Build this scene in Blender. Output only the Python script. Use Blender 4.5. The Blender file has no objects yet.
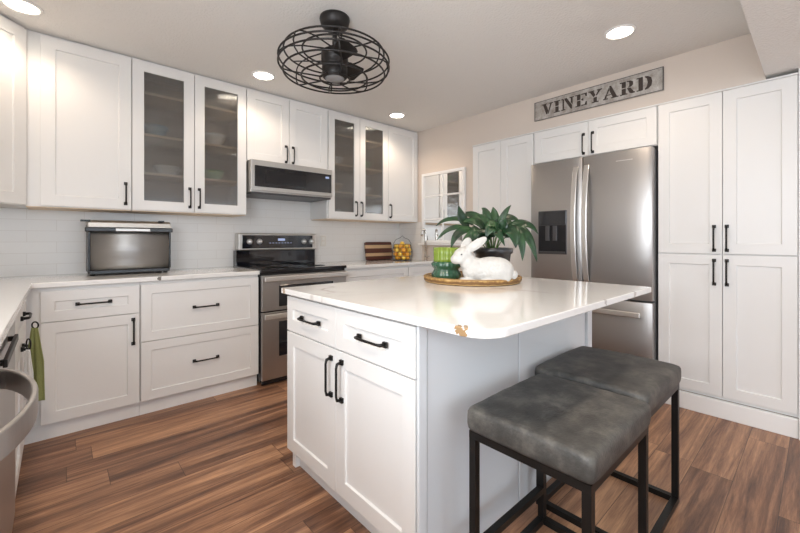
import bpy, bmesh, math, random
from mathutils import Vector, Matrix, noise
random.seed(7)
PI = math.pi
scene = bpy.context.scene
COL = scene.collection

# ---------------------------------------------------------------- camera
cam = bpy.data.cameras.new('camera'); cam_o = bpy.data.objects.new('camera', cam); COL.objects.link(cam_o)
cam_o.location = (-3.236, -3.598, 1.161); cam_o.rotation_euler = (PI/2, 0, -0.734)
cam.sensor_width = 36; cam.lens = 17.07; cam.shift_y = -0.0339; cam.clip_start = 0.02
scene.camera = cam_o
# ---------------------------------------------------------------- world, daylight, exposure
w = bpy.data.worlds.new('sky'); scene.world = w; w.use_nodes = True
bg = w.node_tree.nodes['Background']; bg.inputs[0].default_value = (0.75, 0.87, 1, 1); bg.inputs[1].default_value = 2.0
def area(name, loc, rot, sx, sy, power, color):
    l = bpy.data.lights.new(name, 'AREA'); l.shape = 'RECTANGLE'; l.size = sx; l.size_y = sy
    l.energy = power; l.color = color
    o = bpy.data.objects.new(name, l); COL.objects.link(o); o.location = loc; o.rotation_euler = rot
    return o
area('daylight_rear_window', (-1.6, -7.85, 1.30), (PI/2, 0, 0), 3.6, 2.0, 13, (0.62, 0.80, 1.0))
area('daylight_added_window', (-3.955, -3.50, 1.56), (PI/2, 0, -PI/2), 1.55, 0.98, 36, (0.88, 0.94, 1.0))  # side light through the unseen left window, both added for lighting
def spot(name, loc, power, color=(1, 0.79, 0.60), angle=2.6):
    l = bpy.data.lights.new(name, 'SPOT'); l.energy = power; l.color = color; l.spot_size = angle; l.spot_blend = 0.6; l.shadow_soft_size = 0.07
    o = bpy.data.objects.new(name, l); COL.objects.link(o); o.location = loc
    return o
CANS = [(-3.384, -0.630), (-2.028, -0.648), (-0.606, -0.636), (-0.626, -2.758), (-3.384, -2.758), (-2.028, -2.758)]
CAN_POWER = [9, 10, 13, 11, 42, 12]
def fill_point(name, loc, power, rad, color=(1, 0.95, 0.88)):
    l = bpy.data.lights.new(name, 'POINT'); l.energy = power; l.color = color; l.shadow_soft_size = rad
    o = bpy.data.objects.new(name, l); COL.objects.link(o); o.location = loc
fill_point('added_fill_near', (-1.7, -5.4, 1.55), 10, 0.28)  # added fill behind the camera to lift ceiling and walls; no fixture there
fill_point('added_fill_far', (-3.1, -6.2, 1.60), 7, 0.28)  # second added fill light, farther back, also without a fixture
vs = scene.view_settings
vs.view_transform = 'Standard'; vs.look = 'None'; vs.gamma = 1; vs.use_curve_mapping = False; vs.exposure = 0.55

# ---------------------------------------------------------------- materials
def mat(name, color, rough=0.5, metal=0.0, coat=0.0, spec=None, emit=None, estr=0, bump=None, trans=0, ior=None, sheen=0):
    m = bpy.data.materials.new(name); m.use_nodes = True; nt = m.node_tree; b = nt.nodes['Principled BSDF']
    b.inputs['Base Color'].default_value = (*color, 1); b.inputs['Roughness'].default_value = rough
    b.inputs['Metallic'].default_value = metal; b.inputs['Coat Weight'].default_value = coat
    if spec is not None: b.inputs['Specular IOR Level'].default_value = spec
    if emit: b.inputs['Emission Color'].default_value = (*emit, 1); b.inputs['Emission Strength'].default_value = estr
    if trans: b.inputs['Transmission Weight'].default_value = trans
    if ior: b.inputs['IOR'].default_value = ior
    # a faint procedural variation so that nothing is one flat value
    tc = nt.nodes.new('ShaderNodeTexCoord'); nz = nt.nodes.new('ShaderNodeTexNoise')
    sc, st, stretch = bump if bump else (60, 0.02, (1, 1, 1))
    mp = nt.nodes.new('ShaderNodeMapping'); mp.inputs['Scale'].default_value = stretch
    nt.links.new(tc.outputs['Object'], mp.inputs['Vector']); nt.links.new(mp.outputs['Vector'], nz.inputs['Vector'])
    nz.inputs['Scale'].default_value = sc; nz.inputs['Detail'].default_value = 3
    bp = nt.nodes.new('ShaderNodeBump'); bp.inputs['Strength'].default_value = st; bp.inputs['Distance'].default_value = 0.01
    nt.links.new(nz.outputs['Fac'], bp.inputs['Height']); nt.links.new(bp.outputs['Normal'], b.inputs['Normal'])
    return m
class N:
    """tiny node builder"""
    def __init__(s, m): s.nt = m.node_tree; s.b = s.nt.nodes['Principled BSDF']
    def n(s, t, **k):
        x = s.nt.nodes.new('ShaderNode' + t)
        for a, v in k.items(): setattr(x, a, v)
        return x
    def l(s, a, b): s.nt.links.new(a, b)
    def math(s, op, a, b=None, c=None):
        x = s.n('Math', operation=op)
        for i, v in enumerate((a, b, c)):
            if v is None: continue
            if isinstance(v, (int, float)): x.inputs[i].default_value = v
            else: s.l(v, x.inputs[i])
        return x.outputs[0]
    def mix(s, f, a, b, blend='MIX'):
        x = s.n('Mix', data_type='RGBA', blend_type=blend)
        for i, v in ((0, f), (6, a), (7, b)):
            if isinstance(v, (int, float)): x.inputs[i].default_value = v
            elif isinstance(v, tuple): x.inputs[i].default_value = (*v, 1)
            else: s.l(v, x.inputs[i])
        return x.outputs[2]
    def ramp(s, f, stops):
        r = s.n('ValToRGB'); e = r.color_ramp.elements
        while len(e) < len(stops): e.new(0.5)
        for i, (p, c) in enumerate(stops): e[i].position = p; e[i].color = (*c, 1)
        s.l(f, r.inputs[0]); return r.outputs[0]

M = {}
M['cab'] = mat('white_cabinet_paint', (0.80, 0.79, 0.775), 0.36)
M['cab_in'] = mat('cabinet_interior', (0.48, 0.38, 0.32), 0.6)
M['shelf'] = mat('birch_shelf_edge', (0.80, 0.64, 0.47), 0.5)
M['trim'] = mat('white_trim_paint', (0.88, 0.875, 0.865), 0.38)
M['isl'] = mat('island_side_shade_tint', (0.69, 0.71, 0.73), 0.36)  # cabinet white with the cool, dim daylight shade mixed into the colour
M['ceil'] = mat('ceiling_texture_paint', (0.82, 0.805, 0.78), 0.95, bump=(70, 0.5, (1, 1, 1)))
M['wall'] = mat('beige_wall_paint', (0.70, 0.615, 0.545), 0.9, bump=(80, 0.08, (1, 1, 1)))
M['black'] = mat('matte_black_metal', (0.018, 0.017, 0.016), 0.42, 0.6)
M['fanblack'] = mat('fan_dark_bronze', (0.028, 0.025, 0.024), 0.45, 0.5)
M['blackplastic'] = mat('black_enamel', (0.012, 0.012, 0.014), 0.25)
M['bglass'] = mat('black_glass', (0.008, 0.009, 0.013), 0.05, coat=0.5)
M['bglass2'] = mat('smoked_window', (0.014, 0.014, 0.017), 0.12)
M['steel'] = mat('brushed_stainless', (0.45, 0.435, 0.425), 0.38, 1.0, bump=(140, 0.05, (1, 1, 0.02)))
M['steel_h'] = mat('brushed_stainless_sideways', (0.58, 0.565, 0.54), 0.40, 1.0, bump=(140, 0.05, (0.02, 0.02, 1)))
M['steel_b'] = mat('bright_stainless', (0.78, 0.77, 0.75), 0.36, 1.0)
M['steel_d'] = mat('dark_grey_steel', (0.10, 0.10, 0.105), 0.4, 0.7)
M['steel_g'] = mat('grey_side_panel', (0.22, 0.22, 0.225), 0.45, 0.4)
M['toaster_face'] = mat('satin_grey_oven_door', (0.36, 0.355, 0.35), 0.46, 1.0, bump=(9, 0.35, (0.25, 1, 1.6)))
M['stencil'] = mat('dark_brown_stencil', (0.045, 0.030, 0.024), 0.6)
M['knob'] = mat('silver_knob', (0.75, 0.75, 0.75), 0.3, 0.6)
M['mirror'] = mat('mirror_silver', (0.88, 0.88, 0.87), 0.015, 1.0, bump=(3, 0.0, (1, 1, 1)))
M['lamp'] = mat('lamp_lens', (1, 1, 1), 0.4, emit=(1, 0.90, 0.74), estr=9)
M['fanlens'] = mat('fan_light_lens', (0.30, 0.30, 0.31), 0.4)
M['ceramic'] = mat('white_bisque_ceramic', (0.58, 0.57, 0.545), 0.6, bump=(38, 0.9, (1, 1, 1)))
M['china'] = mat('white_china', (0.80, 0.79, 0.76), 0.2)
M['greendish'] = mat('pale_green_bowl_glaze', (0.35, 0.55, 0.30), 0.25)
M['bluedish'] = mat('blue_grey_glaze', (0.25, 0.38, 0.48), 0.25)
M['pot'] = mat('charcoal_glazed_pot', (0.025, 0.026, 0.030), 0.28, coat=0.3)
M['soil'] = mat('dark_soil', (0.03, 0.02, 0.014), 0.95, bump=(90, 0.9, (1, 1, 1)))
M['stem'] = mat('green_stem', (0.10, 0.20, 0.05), 0.5)
M['peel'] = mat('orange_peel', (0.90, 0.42, 0.04), 0.45, bump=(300, 0.25, (1, 1, 1)))
M['lemon'] = mat('lemon_peel', (0.92, 0.62, 0.09), 0.42, bump=(300, 0.25, (1, 1, 1)))
M['wood_dark'] = mat('walnut_strip', (0.10, 0.030, 0.020), 0.4, bump=(40, 0.1, (0.1, 1, 1)))
M['wood_light'] = mat('maple_strip', (0.62, 0.42, 0.24), 0.4, bump=(40, 0.1, (0.1, 1, 1)))
M['lime'] = mat('lime_glaze', (0.20, 0.29, 0.03), 0.18, coat=0.6)
M['teal'] = mat('green_glaze', (0.030, 0.10, 0.058), 0.15, coat=0.8)
M['towel'] = mat('olive_green_cloth', (0.27, 0.29, 0.11), 0.95, bump=(250, 0.6, (1, 1, 1)))
M['whitecloth'] = mat('white_cloth', (0.75, 0.74, 0.72), 0.95, bump=(250, 0.6, (1, 1, 1)))
M['plate'] = mat('switch_plate', (0.70, 0.67, 0.62), 0.4)
M['nickel'] = mat('brushed_nickel', (0.55, 0.52, 0.49), 0.25, 1.0)
M['display'] = mat('display_digits', (0.02, 0.02, 0.03), 0.2, emit=(0.5, 0.6, 0.9), estr=0.5)

def mk_floor():
    m = mat('walnut_plank_floor', (0.2, 0.1, 0.05), 0.38); g = N(m)
    tc = g.n('TexCoord'); sp = g.n('SeparateXYZ'); g.l(tc.outputs['Object'], sp.inputs[0]); x, y = sp.outputs[0], sp.outputs[1]
    W = 0.164
    yr = g.math('DIVIDE', g.math('ADD', y, 1.02 + W*40), W); row = g.math('FLOOR', yr); fy = g.math('FRACT', yr)
    wn = g.n('TexWhiteNoise', noise_dimensions='1D'); g.l(row, wn.inputs['W'])
    xr = g.math('DIVIDE', g.math('ADD', g.math('ADD', x, 20), g.math('MULTIPLY', wn.outputs['Value'], 1.22)), 1.22)
    cell = g.math('FLOOR', xr); fx = g.math('FRACT', xr)
    cv = g.n('CombineXYZ'); g.l(row, cv.inputs[0]); g.l(cell, cv.inputs[1])
    w2 = g.n('TexWhiteNoise', noise_dimensions='2D'); g.l(cv.outputs[0], w2.inputs['Vector'])
    # grain: long streaks, shifted per plank
    off = g.n('CombineXYZ'); g.l(g.math('MULTIPLY', w2.outputs['Value'], 37), off.inputs[0]); g.l(g.math('MULTIPLY', w2.outputs['Value'], 11), off.inputs[1])
    va = g.n('VectorMath', operation='ADD'); g.l(tc.outputs['Object'], va.inputs[0]); g.l(off.outputs[0], va.inputs[1])
    def noise_(sx, sy, sc, det, rough=0.6, dist=0.0):
        mp = g.n('Mapping'); mp.inputs['Scale'].default_value = (sx, sy, 1); g.l(va.outputs[0], mp.inputs['Vector'])
        nz = g.n('TexNoise'); nz.inputs['Scale'].default_value = sc; nz.inputs['Detail'].default_value = det
        nz.inputs['Roughness'].default_value = rough; nz.inputs['Distortion'].default_value = dist
        g.l(mp.outputs[0], nz.inputs['Vector']); return nz.outputs['Fac']
    broad = noise_(0.45, 7.5, 1.6, 4, 0.6, 0.9)
    fine = noise_(2.6, 42, 2.6, 7, 0.75, 0.5)
    v = g.math('ADD', g.math('ADD', g.math('MULTIPLY', broad, 1.25), -0.13), g.math('MULTIPLY', g.math('SUBTRACT', w2.outputs['Value'], 0.5), 0.24))
    v = g.math('ADD', v, g.math('MULTIPLY', g.math('SUBTRACT', fine, 0.5), 0.62))
    col = g.ramp(v, [(0.18, (0.070, 0.031, 0.019)), (0.38, (0.185, 0.088, 0.050)), (0.55, (0.340, 0.176, 0.098)), (0.76, (0.60, 0.330, 0.180))])
    ey = g.math('MINIMUM', fy, g.math('SUBTRACT', 1, fy)); ex = g.math('MINIMUM', fx, g.math('SUBTRACT', 1, fx))
    gy = g.math('LESS_THAN', ey, 0.010); gx = g.math('LESS_THAN', ex, 0.0013); gap = g.math('MAXIMUM', gy, gx)
    col = g.mix(g.math('MULTIPLY', gap, 0.65), col, (0.02, 0.009, 0.005))
    g.l(col, g.b.inputs['Base Color'])
    bp = g.n('Bump'); bp.inputs['Strength'].default_value = 0.18; bp.inputs['Distance'].default_value = 0.004
    g.l(g.math('SUBTRACT', fine, gap), bp.inputs['Height']); g.l(bp.outputs[0], g.b.inputs['Normal'])
    g.l(g.math('ADD', 0.30, g.math('MULTIPLY', fine, 0.20)), g.b.inputs['Roughness'])
    return m
M['floor'] = mk_floor()

def mk_quartz():
    m = mat('veined_white_quartz', (0.86, 0.85, 0.83), 0.10); g = N(m)
    ge = g.n('NewGeometry'); pos = ge.outputs['Position']
    nz = g.n('TexNoise'); nz.inputs['Scale'].default_value = 1.1; nz.inputs['Detail'].default_value = 4; nz.inputs['Distortion'].default_value = 0.8; g.l(pos, nz.inputs['Vector'])
    d = g.math('ABSOLUTE', g.math('SUBTRACT', nz.outputs['Fac'], 0.5))
    vein = g.ramp(d, [(0.0, (1, 1, 1)), (0.012, (0.12, 0.12, 0.12)), (0.03, (0, 0, 0))])
    n2 = g.n('TexNoise'); n2.inputs['Scale'].default_value = 2.3; n2.inputs['Detail'].default_value = 2; g.l(pos, n2.inputs['Vector'])
    mask = g.ramp(n2.outputs['Fac'], [(0.50, (0, 0, 0)), (0.62, (1, 1, 1))])
    a = g.mix(g.math('MULTIPLY', g.math('MULTIPLY', vein, mask), 0.55), (0.86, 0.85, 0.83), (0.36, 0.27, 0.20))
    soft = g.ramp(d, [(0.0, (1, 1, 1)), (0.09, (0, 0, 0))])
    a = g.mix(g.math('MULTIPLY', soft, 0.10), a, (0.55, 0.55, 0.56))
    # small amber mineral spots set in the slab
    n3 = g.n('TexNoise'); n3.inputs['Scale'].default_value = 70; n3.inputs['Detail'].default_value = 4; g.l(pos, n3.inputs['Vector'])
    for p, r, c, s in [((-2.386, -2.915, 0.903), 0.021, (0.34, 0.20, 0.08), 0.95), ((-2.390, -1.79, 0.903), 0.015, (0.42, 0.28, 0.15), 0.8),
                    ((-2.733, -0.645, 0.90), 0.014, (0.12, 0.10, 0.08), 0.9), ((-1.577, -3.012, 0.905), 0.012, (0.42, 0.38, 0.34), 0.7),
                    ((-1.213, -3.012, 0.905), 0.015, (0.45, 0.40, 0.36), 0.7)]:
        vd = g.n('VectorMath', operation='DISTANCE'); g.l(pos, vd.inputs[0]); vd.inputs[1].default_value = p
        q = g.math('ADD', vd.outputs['Value'], g.math('MULTIPLY', g.math('SUBTRACT', n3.outputs['Fac'], 0.5), r*3.2))
        f = g.math('MULTIPLY', g.math('LESS_THAN', q, r), s)
        a = g.mix(f, a, c)
    g.l(a, g.b.inputs['Base Color']); g.b.inputs['Coat Weight'].default_value = 0.3
    return m
M['quartz'] = mk_quartz()

def mk_tile():
    m = mat('pale_subway_tile', (0.70, 0.70, 0.69), 0.22); g = N(m)
    ge = g.n('NewGeometry'); sp = g.n('SeparateXYZ'); g.l(ge.outputs['Position'], sp.inputs[0])
    u = g.math('ADD', g.math('ADD', sp.outputs[0], sp.outputs[1]), 10); cv = g.n('CombineXYZ'); g.l(u, cv.inputs[0]); g.l(g.math('SUBTRACT', sp.outputs[2], 0.914), cv.inputs[1])
    b = g.n('TexBrick'); b.inputs['Scale'].default_value = 1; b.inputs['Brick Width'].default_value = 0.30; b.inputs['Row Height'].default_value = 0.0765
    b.inputs['Mortar Size'].default_value = 0.0016; b.inputs['Color1'].default_value = (0.78, 0.765, 0.745, 1); b.inputs['Color2'].default_value = (0.80, 0.785, 0.765, 1)
    b.inputs['Mortar'].default_value = (0.70, 0.67, 0.64, 1); g.l(cv.outputs[0], b.inputs['Vector']); g.l(b.outputs['Color'], g.b.inputs['Base Color'])
    return m
M['tile'] = mk_tile()

def mk_leather():
    m = mat('distressed_grey_leather', (0.1, 0.1, 0.09), 0.55, bump=(150, 0.2, (1, 1, 1))); g = N(m)
    ge = g.n('NewGeometry'); nz = g.n('TexNoise'); nz.inputs['Scale'].default_value = 9; nz.inputs['Detail'].default_value = 7; nz.inputs['Roughness'].default_value = 0.68
    g.l(ge.outputs['Position'], nz.inputs['Vector'])
    c = g.ramp(nz.outputs['Fac'], [(0.30, (0.022, 0.021, 0.019)), (0.50, (0.056, 0.053, 0.048)), (0.70, (0.130, 0.120, 0.104))])
    g.l(c, g.b.inputs['Base Color']); return m
M['leather'] = mk_leather()

def mk_leaf():
    m = mat('glossy_dark_leaf', (0.02, 0.09, 0.02), 0.33, bump=(30, 0.15, (1, 1, 1))); g = N(m)
    ge = g.n('NewGeometry'); nz = g.n('TexNoise'); nz.inputs['Scale'].default_value = 14; g.l(ge.outputs['Position'], nz.inputs['Vector'])
    g.l(g.ramp(nz.outputs['Fac'], [(0.3, (0.008, 0.026, 0.012)), (0.55, (0.020, 0.062, 0.024)), (0.75, (0.050, 0.115, 0.040))]), g.b.inputs['Base Color']); return m
M['leaf'] = mk_leaf()

def mk_galv():
    m = mat('weathered_galvanised_metal', (0.4, 0.38, 0.36), 0.6, 0.1); g = N(m)
    ge = g.n('NewGeometry'); nz = g.n('TexNoise'); nz.inputs['Scale'].default_value = 18; nz.inputs['Detail'].default_value = 6; nz.inputs['Roughness'].default_value = 0.7; g.l(ge.outputs['Position'], nz.inputs['Vector'])
    g.l(g.ramp(nz.outputs['Fac'], [(0.3, (0.26, 0.22, 0.19)), (0.5, (0.42, 0.385, 0.35)), (0.7, (0.60, 0.58, 0.55))]), g.b.inputs['Base Color']); return m
M['galv'] = mk_galv()

def mk_tray():
    m = mat('woven_cane', (0.45, 0.26, 0.09), 0.6); g = N(m)
    tc = g.n('TexCoord'); wv = g.n('TexWave', wave_type='RINGS', rings_direction='Z'); wv.inputs['Scale'].default_value = 30; wv.inputs['Distortion'].default_value = 2; g.l(tc.outputs['Object'], wv.inputs['Vector'])
    g.l(g.ramp(wv.outputs['Fac'], [(0.1, (0.17, 0.085, 0.025)), (0.5, (0.42, 0.24, 0.075)), (0.9, (0.60, 0.40, 0.17))]), g.b.inputs['Base Color'])
    bp = g.n('Bump'); bp.inputs['Strength'].default_value = 0.6; bp.inputs['Distance'].default_value = 0.005; g.l(wv.outputs['Fac'], bp.inputs['Height']); g.l(bp.outputs[0], g.b.inputs['Normal'])
    return m
M['cane'] = mk_tray()

def mk_reed():
    # seedy, slightly frosted cabinet glass: part clear, part blurring, a glossy face
    m = bpy.data.materials.new('reeded_cabinet_glass'); m.use_nodes = True; nt = m.node_tree; nt.nodes.remove(nt.nodes['Principled BSDF'])
    out = nt.nodes['Material Output']
    tr = nt.nodes.new('ShaderNodeBsdfTransparent'); tr.inputs[0].default_value = (0.68, 0.665, 0.65, 1)
    rf = nt.nodes.new('ShaderNodeBsdfRefraction'); rf.inputs[0].default_value = (0.78, 0.78, 0.77, 1); rf.inputs['Roughness'].default_value = 0.22; rf.inputs['IOR'].default_value = 1.25
    gl = nt.nodes.new('ShaderNodeBsdfGlossy'); gl.inputs['Roughness'].default_value = 0.05
    df = nt.nodes.new('ShaderNodeBsdfDiffuse'); df.inputs[0].default_value = (0.50, 0.50, 0.49, 1)
    tc = nt.nodes.new('ShaderNodeTexCoord'); wv = nt.nodes.new('ShaderNodeTexWave'); wv.bands_direction = 'X'; wv.inputs['Scale'].default_value = 26
    nt.links.new(tc.outputs['Object'], wv.inputs['Vector']); bp = nt.nodes.new('ShaderNodeBump'); bp.inputs['Strength'].default_value = 0.2; bp.inputs['Distance'].default_value = 0.003
    nt.links.new(wv.outputs['Fac'], bp.inputs['Height'])
    for s in (rf, gl): nt.links.new(bp.outputs[0], s.inputs['Normal'])
    a = nt.nodes.new('ShaderNodeMixShader'); a.inputs[0].default_value = 0.55; nt.links.new(tr.outputs[0], a.inputs[1]); nt.links.new(rf.outputs[0], a.inputs[2])
    b = nt.nodes.new('ShaderNodeMixShader'); b.inputs[0].default_value = 0.07; nt.links.new(a.outputs[0], b.inputs[1]); nt.links.new(df.outputs[0], b.inputs[2])
    c = nt.nodes.new('ShaderNodeMixShader'); c.inputs[0].default_value = 0.10; nt.links.new(b.outputs[0], c.inputs[1]); nt.links.new(gl.outputs[0], c.inputs[2])
    nt.links.new(c.outputs[0], out.inputs[0]); return m
M['reed'] = mk_reed()
def mk_pane():
    m = bpy.data.materials.new('clear_window_glass'); m.use_nodes = True; nt = m.node_tree; nt.nodes.remove(nt.nodes['Principled BSDF'])
    tr = nt.nodes.new('ShaderNodeBsdfTransparent'); gl = nt.nodes.new('ShaderNodeBsdfGlossy'); gl.inputs['Roughness'].default_value = 0.02
    a = nt.nodes.new('ShaderNodeMixShader'); a.inputs[0].default_value = 0.08; nt.links.new(tr.outputs[0], a.inputs[1]); nt.links.new(gl.outputs[0], a.inputs[2])
    nt.links.new(a.outputs[0], nt.nodes['Material Output'].inputs[0]); return m
M['pane'] = mk_pane()

# ---------------------------------------------------------------- mesh builder
class MB:
    def __init__(s): s.bm = bmesh.new()
    def box(s, x0, x1, y0, y1, z0, z1, mi=0):
        v = [s.bm.verts.new((x, y, z)) for x in (x0, x1) for y in (y0, y1) for z in (z0, z1)]
        for f in ((0, 1, 3, 2), (4, 6, 7, 5), (0, 4, 5, 1), (2, 3, 7, 6), (0, 2, 6, 4), (1, 5, 7, 3)):
            fc = s.bm.faces.new([v[i] for i in f]); fc.material_index = mi
        return s
    def tube(s, pts, r, seg=8, closed=False, mi=0, flat=None):
        pts = [Vector(p) for p in pts]; n = len(pts); rings = []; up = Vector((0, 0, 1)); prev = None
        rs = r if isinstance(r, (list, tuple)) else [r]*n
        for i, p in enumerate(pts):
            a = pts[(i-1) % n] if (closed or i > 0) else pts[i]; b = pts[(i+1) % n] if (closed or i < n-1) else pts[i]
            t = (b - a).normalized()
            if prev is None:
                prev = t.cross(up)
                if prev.length < 0.05: prev = t.cross(Vector((1, 0, 0)))
            e1 = prev - t*prev.dot(t); e1.normalize(); prev = e1; e2 = t.cross(e1)
            ring = []
            for k in range(seg):
                an = 2*PI*k/seg + (PI/4 if seg == 4 else 0); ring.append(s.bm.verts.new(p + e1*math.cos(an)*rs[i] + e2*math.sin(an)*rs[i]*(flat or 1)))
            rings.append(ring)
        m = n if closed else n-1
        for i in range(m):
            A, B = rings[i], rings[(i+1) % n]
            for k in range(seg):
                f = s.bm.faces.new((A[k], A[(k+1) % seg], B[(k+1) % seg], B[k])); f.smooth = seg > 4; f.material_index = mi
        if not closed: s.bm.faces.new(rings[0][::-1]).material_index = mi; s.bm.faces.new(rings[-1]).material_index = mi
        return s
    def lathe(s, prof, c=(0, 0, 0), seg=32, ax='z', rib=None, mi=0):
        rings = []; c = Vector(c)
        for r, z in prof:
            ring = []
            for k in range(seg):
                a = 2*PI*k/seg; rr = r*(1 + (rib[1]*math.cos(rib[0]*a) if rib else 0))
                p = (rr*math.cos(a), rr*math.sin(a), z)
                if ax == 'y': p = (p[0], p[2], p[1])
                if ax == 'x': p = (p[2], p[0], p[1])
                ring.append(s.bm.verts.new(c + Vector(p)))
            rings.append(ring)
        for A, B in zip(rings, rings[1:]):
            for k in range(seg):
                f = s.bm.faces.new((A[k], A[(k+1) % seg], B[(k+1) % seg], B[k])); f.smooth = True; f.material_index = mi
        if prof[0][0] > 1e-5: s.bm.faces.new(rings[0][::-1]).material_index = mi
        if prof[-1][0] > 1e-5: s.bm.faces.new(rings[-1]).material_index = mi
        return s
    def prism(s, pts, z0, z1, ax='z', mi=0, smooth=False):
        """pts: outline (a,b); extruded along ax between z0 and z1"""
        def P(a, b, z): return {'z': (a, b, z), 'y': (a, z, b), 'x': (z, a, b)}[ax]
        lo = [s.bm.verts.new(P(a, b, z0)) for a, b in pts]; hi = [s.bm.verts.new(P(a, b, z1)) for a, b in pts]
        n = len(pts)
        for i in range(n):
            f = s.bm.faces.new((lo[i], lo[(i+1) % n], hi[(i+1) % n], hi[i])); f.smooth = smooth; f.material_index = mi
        s.bm.faces.new(lo[::-1]).material_index = mi; s.bm.faces.new(hi).material_index = mi
        return s
    def ball(s, c, r, sub=2, rot=None):
        rr = r if isinstance(r, (tuple, list)) else (r, r, r)
        mtx = Matrix.Translation(c) @ (rot.to_4x4() if rot else Matrix()) @ Matrix.Diagonal((*rr, 1))
        g = bmesh.ops.create_icosphere(s.bm, subdivisions=sub, radius=1, matrix=mtx)
        for v in g['verts']:
            for f in v.link_faces: f.smooth = True
        return s
    def build(s, name, mats, parent=None, bevel=0, seg=2):
        bmesh.ops.recalc_face_normals(s.bm, faces=s.bm.faces)
        me = bpy.data.meshes.new(name); s.bm.to_mesh(me); s.bm.free()
        o = bpy.data.objects.new(name, me); COL.objects.link(o)
        for m in (mats if isinstance(mats, (list, tuple)) else [mats]): me.materials.append(M[m])
        if parent: o.parent = parent
        if bevel:
            b = o.modifiers.new('bevel', 'BEVEL'); b.width = bevel; b.segments = seg; b.limit_method = 'ANGLE'; b.angle_limit = 0.6
        return o
def B(*a): return MB().box(*a)
def tag(o, label, cat, group=None):
    o['label'] = label; o['category'] = cat
    if group: o['group'] = group
    return o
def thing(name, label, cat, loc=(0, 0, 0), rz=0, group=None):
    o = bpy.data.objects.new(name, None); COL.objects.link(o); o.location = loc; o.rotation_euler = (0, 0, rz); o.empty_display_size = 0.05
    return tag(o, label, cat, group)
def struct(o): o['kind'] = 'structure'; return o
CHILDREN = {}
def copy_tree(o, parent=None):
    c = o.copy(); COL.objects.link(c)
    if parent: c.parent = parent
    for ch in [x for x in COL.objects if x.parent == o]: copy_tree(ch, c)
    return c
def at(o, x=0, y=0, z=0): o.location = (x, y, z); return o

H = 2.458; ZU = 1.368; CT = 0.914; CB = 0.884
# ---------------------------------------------------------------- the room
struct(B(-3.98, 0.80, -8.0, 0.0, -0.05, 0.0).build('floor', 'floor'))
ce = B(-4.08, 0.80, -3.372, 0.10, H, H+0.1); ce.box(-4.08, 0.80, -8.1, -3.372, 2.158, H+0.1)
struct(ce.build('ceiling', 'ceil'))
struct(B(-4.08, 0.80, 0.0, 0.10, 0.0, H).build('wall_back', 'wall'))
wl = B(-4.08, -3.98, -2.70, 0.0, 0.0, H); wl.box(-4.08, -3.98, -8.0, -4.30, 0, H).box(-4.08, -3.98, -4.30, -2.70, 0, 1.05).box(-4.08, -3.98, -4.30, -2.70, 2.07, H)
struct(wl.build('wall_left', 'wall'))
wr = B(0.0, 0.10, -1.165, 0.0, 0, H); wr.box(0.0, 0.10, -3.372, -1.165, 2.1245, H)
wr.box(0.70, 0.80, -3.53, -1.165, 0, H); wr.box(0.10, 0.70, -1.165, -1.10, 0, 2.3)
wr.box(-0.015, 0.80, -8.0, -3.5125, 0, 2.158)
struct(wr.build('wall_right', 'wall'))
wb = B(-4.08, 0.80, -8.1, -8.0, 0, 0.25)
wb.box(-0.1, 0.80, -8.1, -8.0, 0.25, 2.158).box(-4.08, -0.1, -8.1, -8.0, 2.12, 2.158)
struct(wb.build('wall_rear', 'wall'))
def window(name, x0, x1, y0, y1, z0, z1, nx):
    r = bpy.data.objects.new(name, None); COL.objects.link(r); struct(r)
    f = MB(); t = 0.05; alongx = abs(x1-x0) > abs(y1-y0)
    if alongx:
        for i in range(nx+1):
            x = x0 + (x1-x0-t)*i/nx; f.box(x, x+t, y0, y1, z0, z1)
        f.box(x0, x1, y0, y1, z0, z0+t).box(x0, x1, y0, y1, z1-t, z1)
        ym = (y0+y1)/2; p = B(x0, x1, ym-0.003, ym+0.003, z0, z1)
    else:
        for i in range(nx+1):
            y = y0 + (y1-y0-t)*i/nx; f.box(x0, x1, y, y+t, z0, z1)
        f.box(x0, x1, y0, y1, z0, z0+t).box(x0, x1, y0, y1, z1-t, z1)
        xm = (x0+x1)/2; p = B(xm-0.003, xm+0.003, y0, y1, z0, z1)
    f.build('window_frame', 'trim', r); p.build('window_pane', 'pane', r)
window('window_1', -3.98, -0.1, -8.08, -8.02, 0.25, 2.12, 4)
window('window_added', -4.06, -4.0, -4.30, -2.70, 1.05, 2.07, 2)  # unseen window, added in the left wall and placed for its light
# tile on the range wall and its short return beside the corner
t = B(-3.97, -0.008, -0.008, 0.0, CT, ZU); t.box(-2.046, -1.262, -0.008, 0.0, ZU, 1.60); t.box(-0.008, 0.0, -0.40, -0.008, CT, ZU); t.box(-3.98, -3.972, -2.70, 0, CT, ZU).box(-3.98, -3.972, -3.8, -2.70, CT, 1.05)
struct(t.build('wall_backsplash', 'tile'))
struct(B(-0.075, 0.0, -1.160, -0.41, 1.095, 1.115).build('trim_1', 'trim', None, 0.003))
# baseboard under the pantry and the jog of trim at its right
struct(B(-0.045, -0.012, -3.512, -1.172, 0.0, 0.112).build('baseboard_right', 'trim', None, 0.004))
struct(B(-0.060, -0.016, -8.0, -3.514, 0.0, 0.112).build('baseboard_far', 'trim', None, 0.004))
struct(B(-0.036, -0.015, -3.60, -3.5125, 0.112, 2.158).build('trim_2', 'trim', None, 0.003))
struct(B(-0.034, -0.012, -3.512, -1.172, 2.124, 2.136).build('trim_3', 'cab', None, 0.003))

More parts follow.
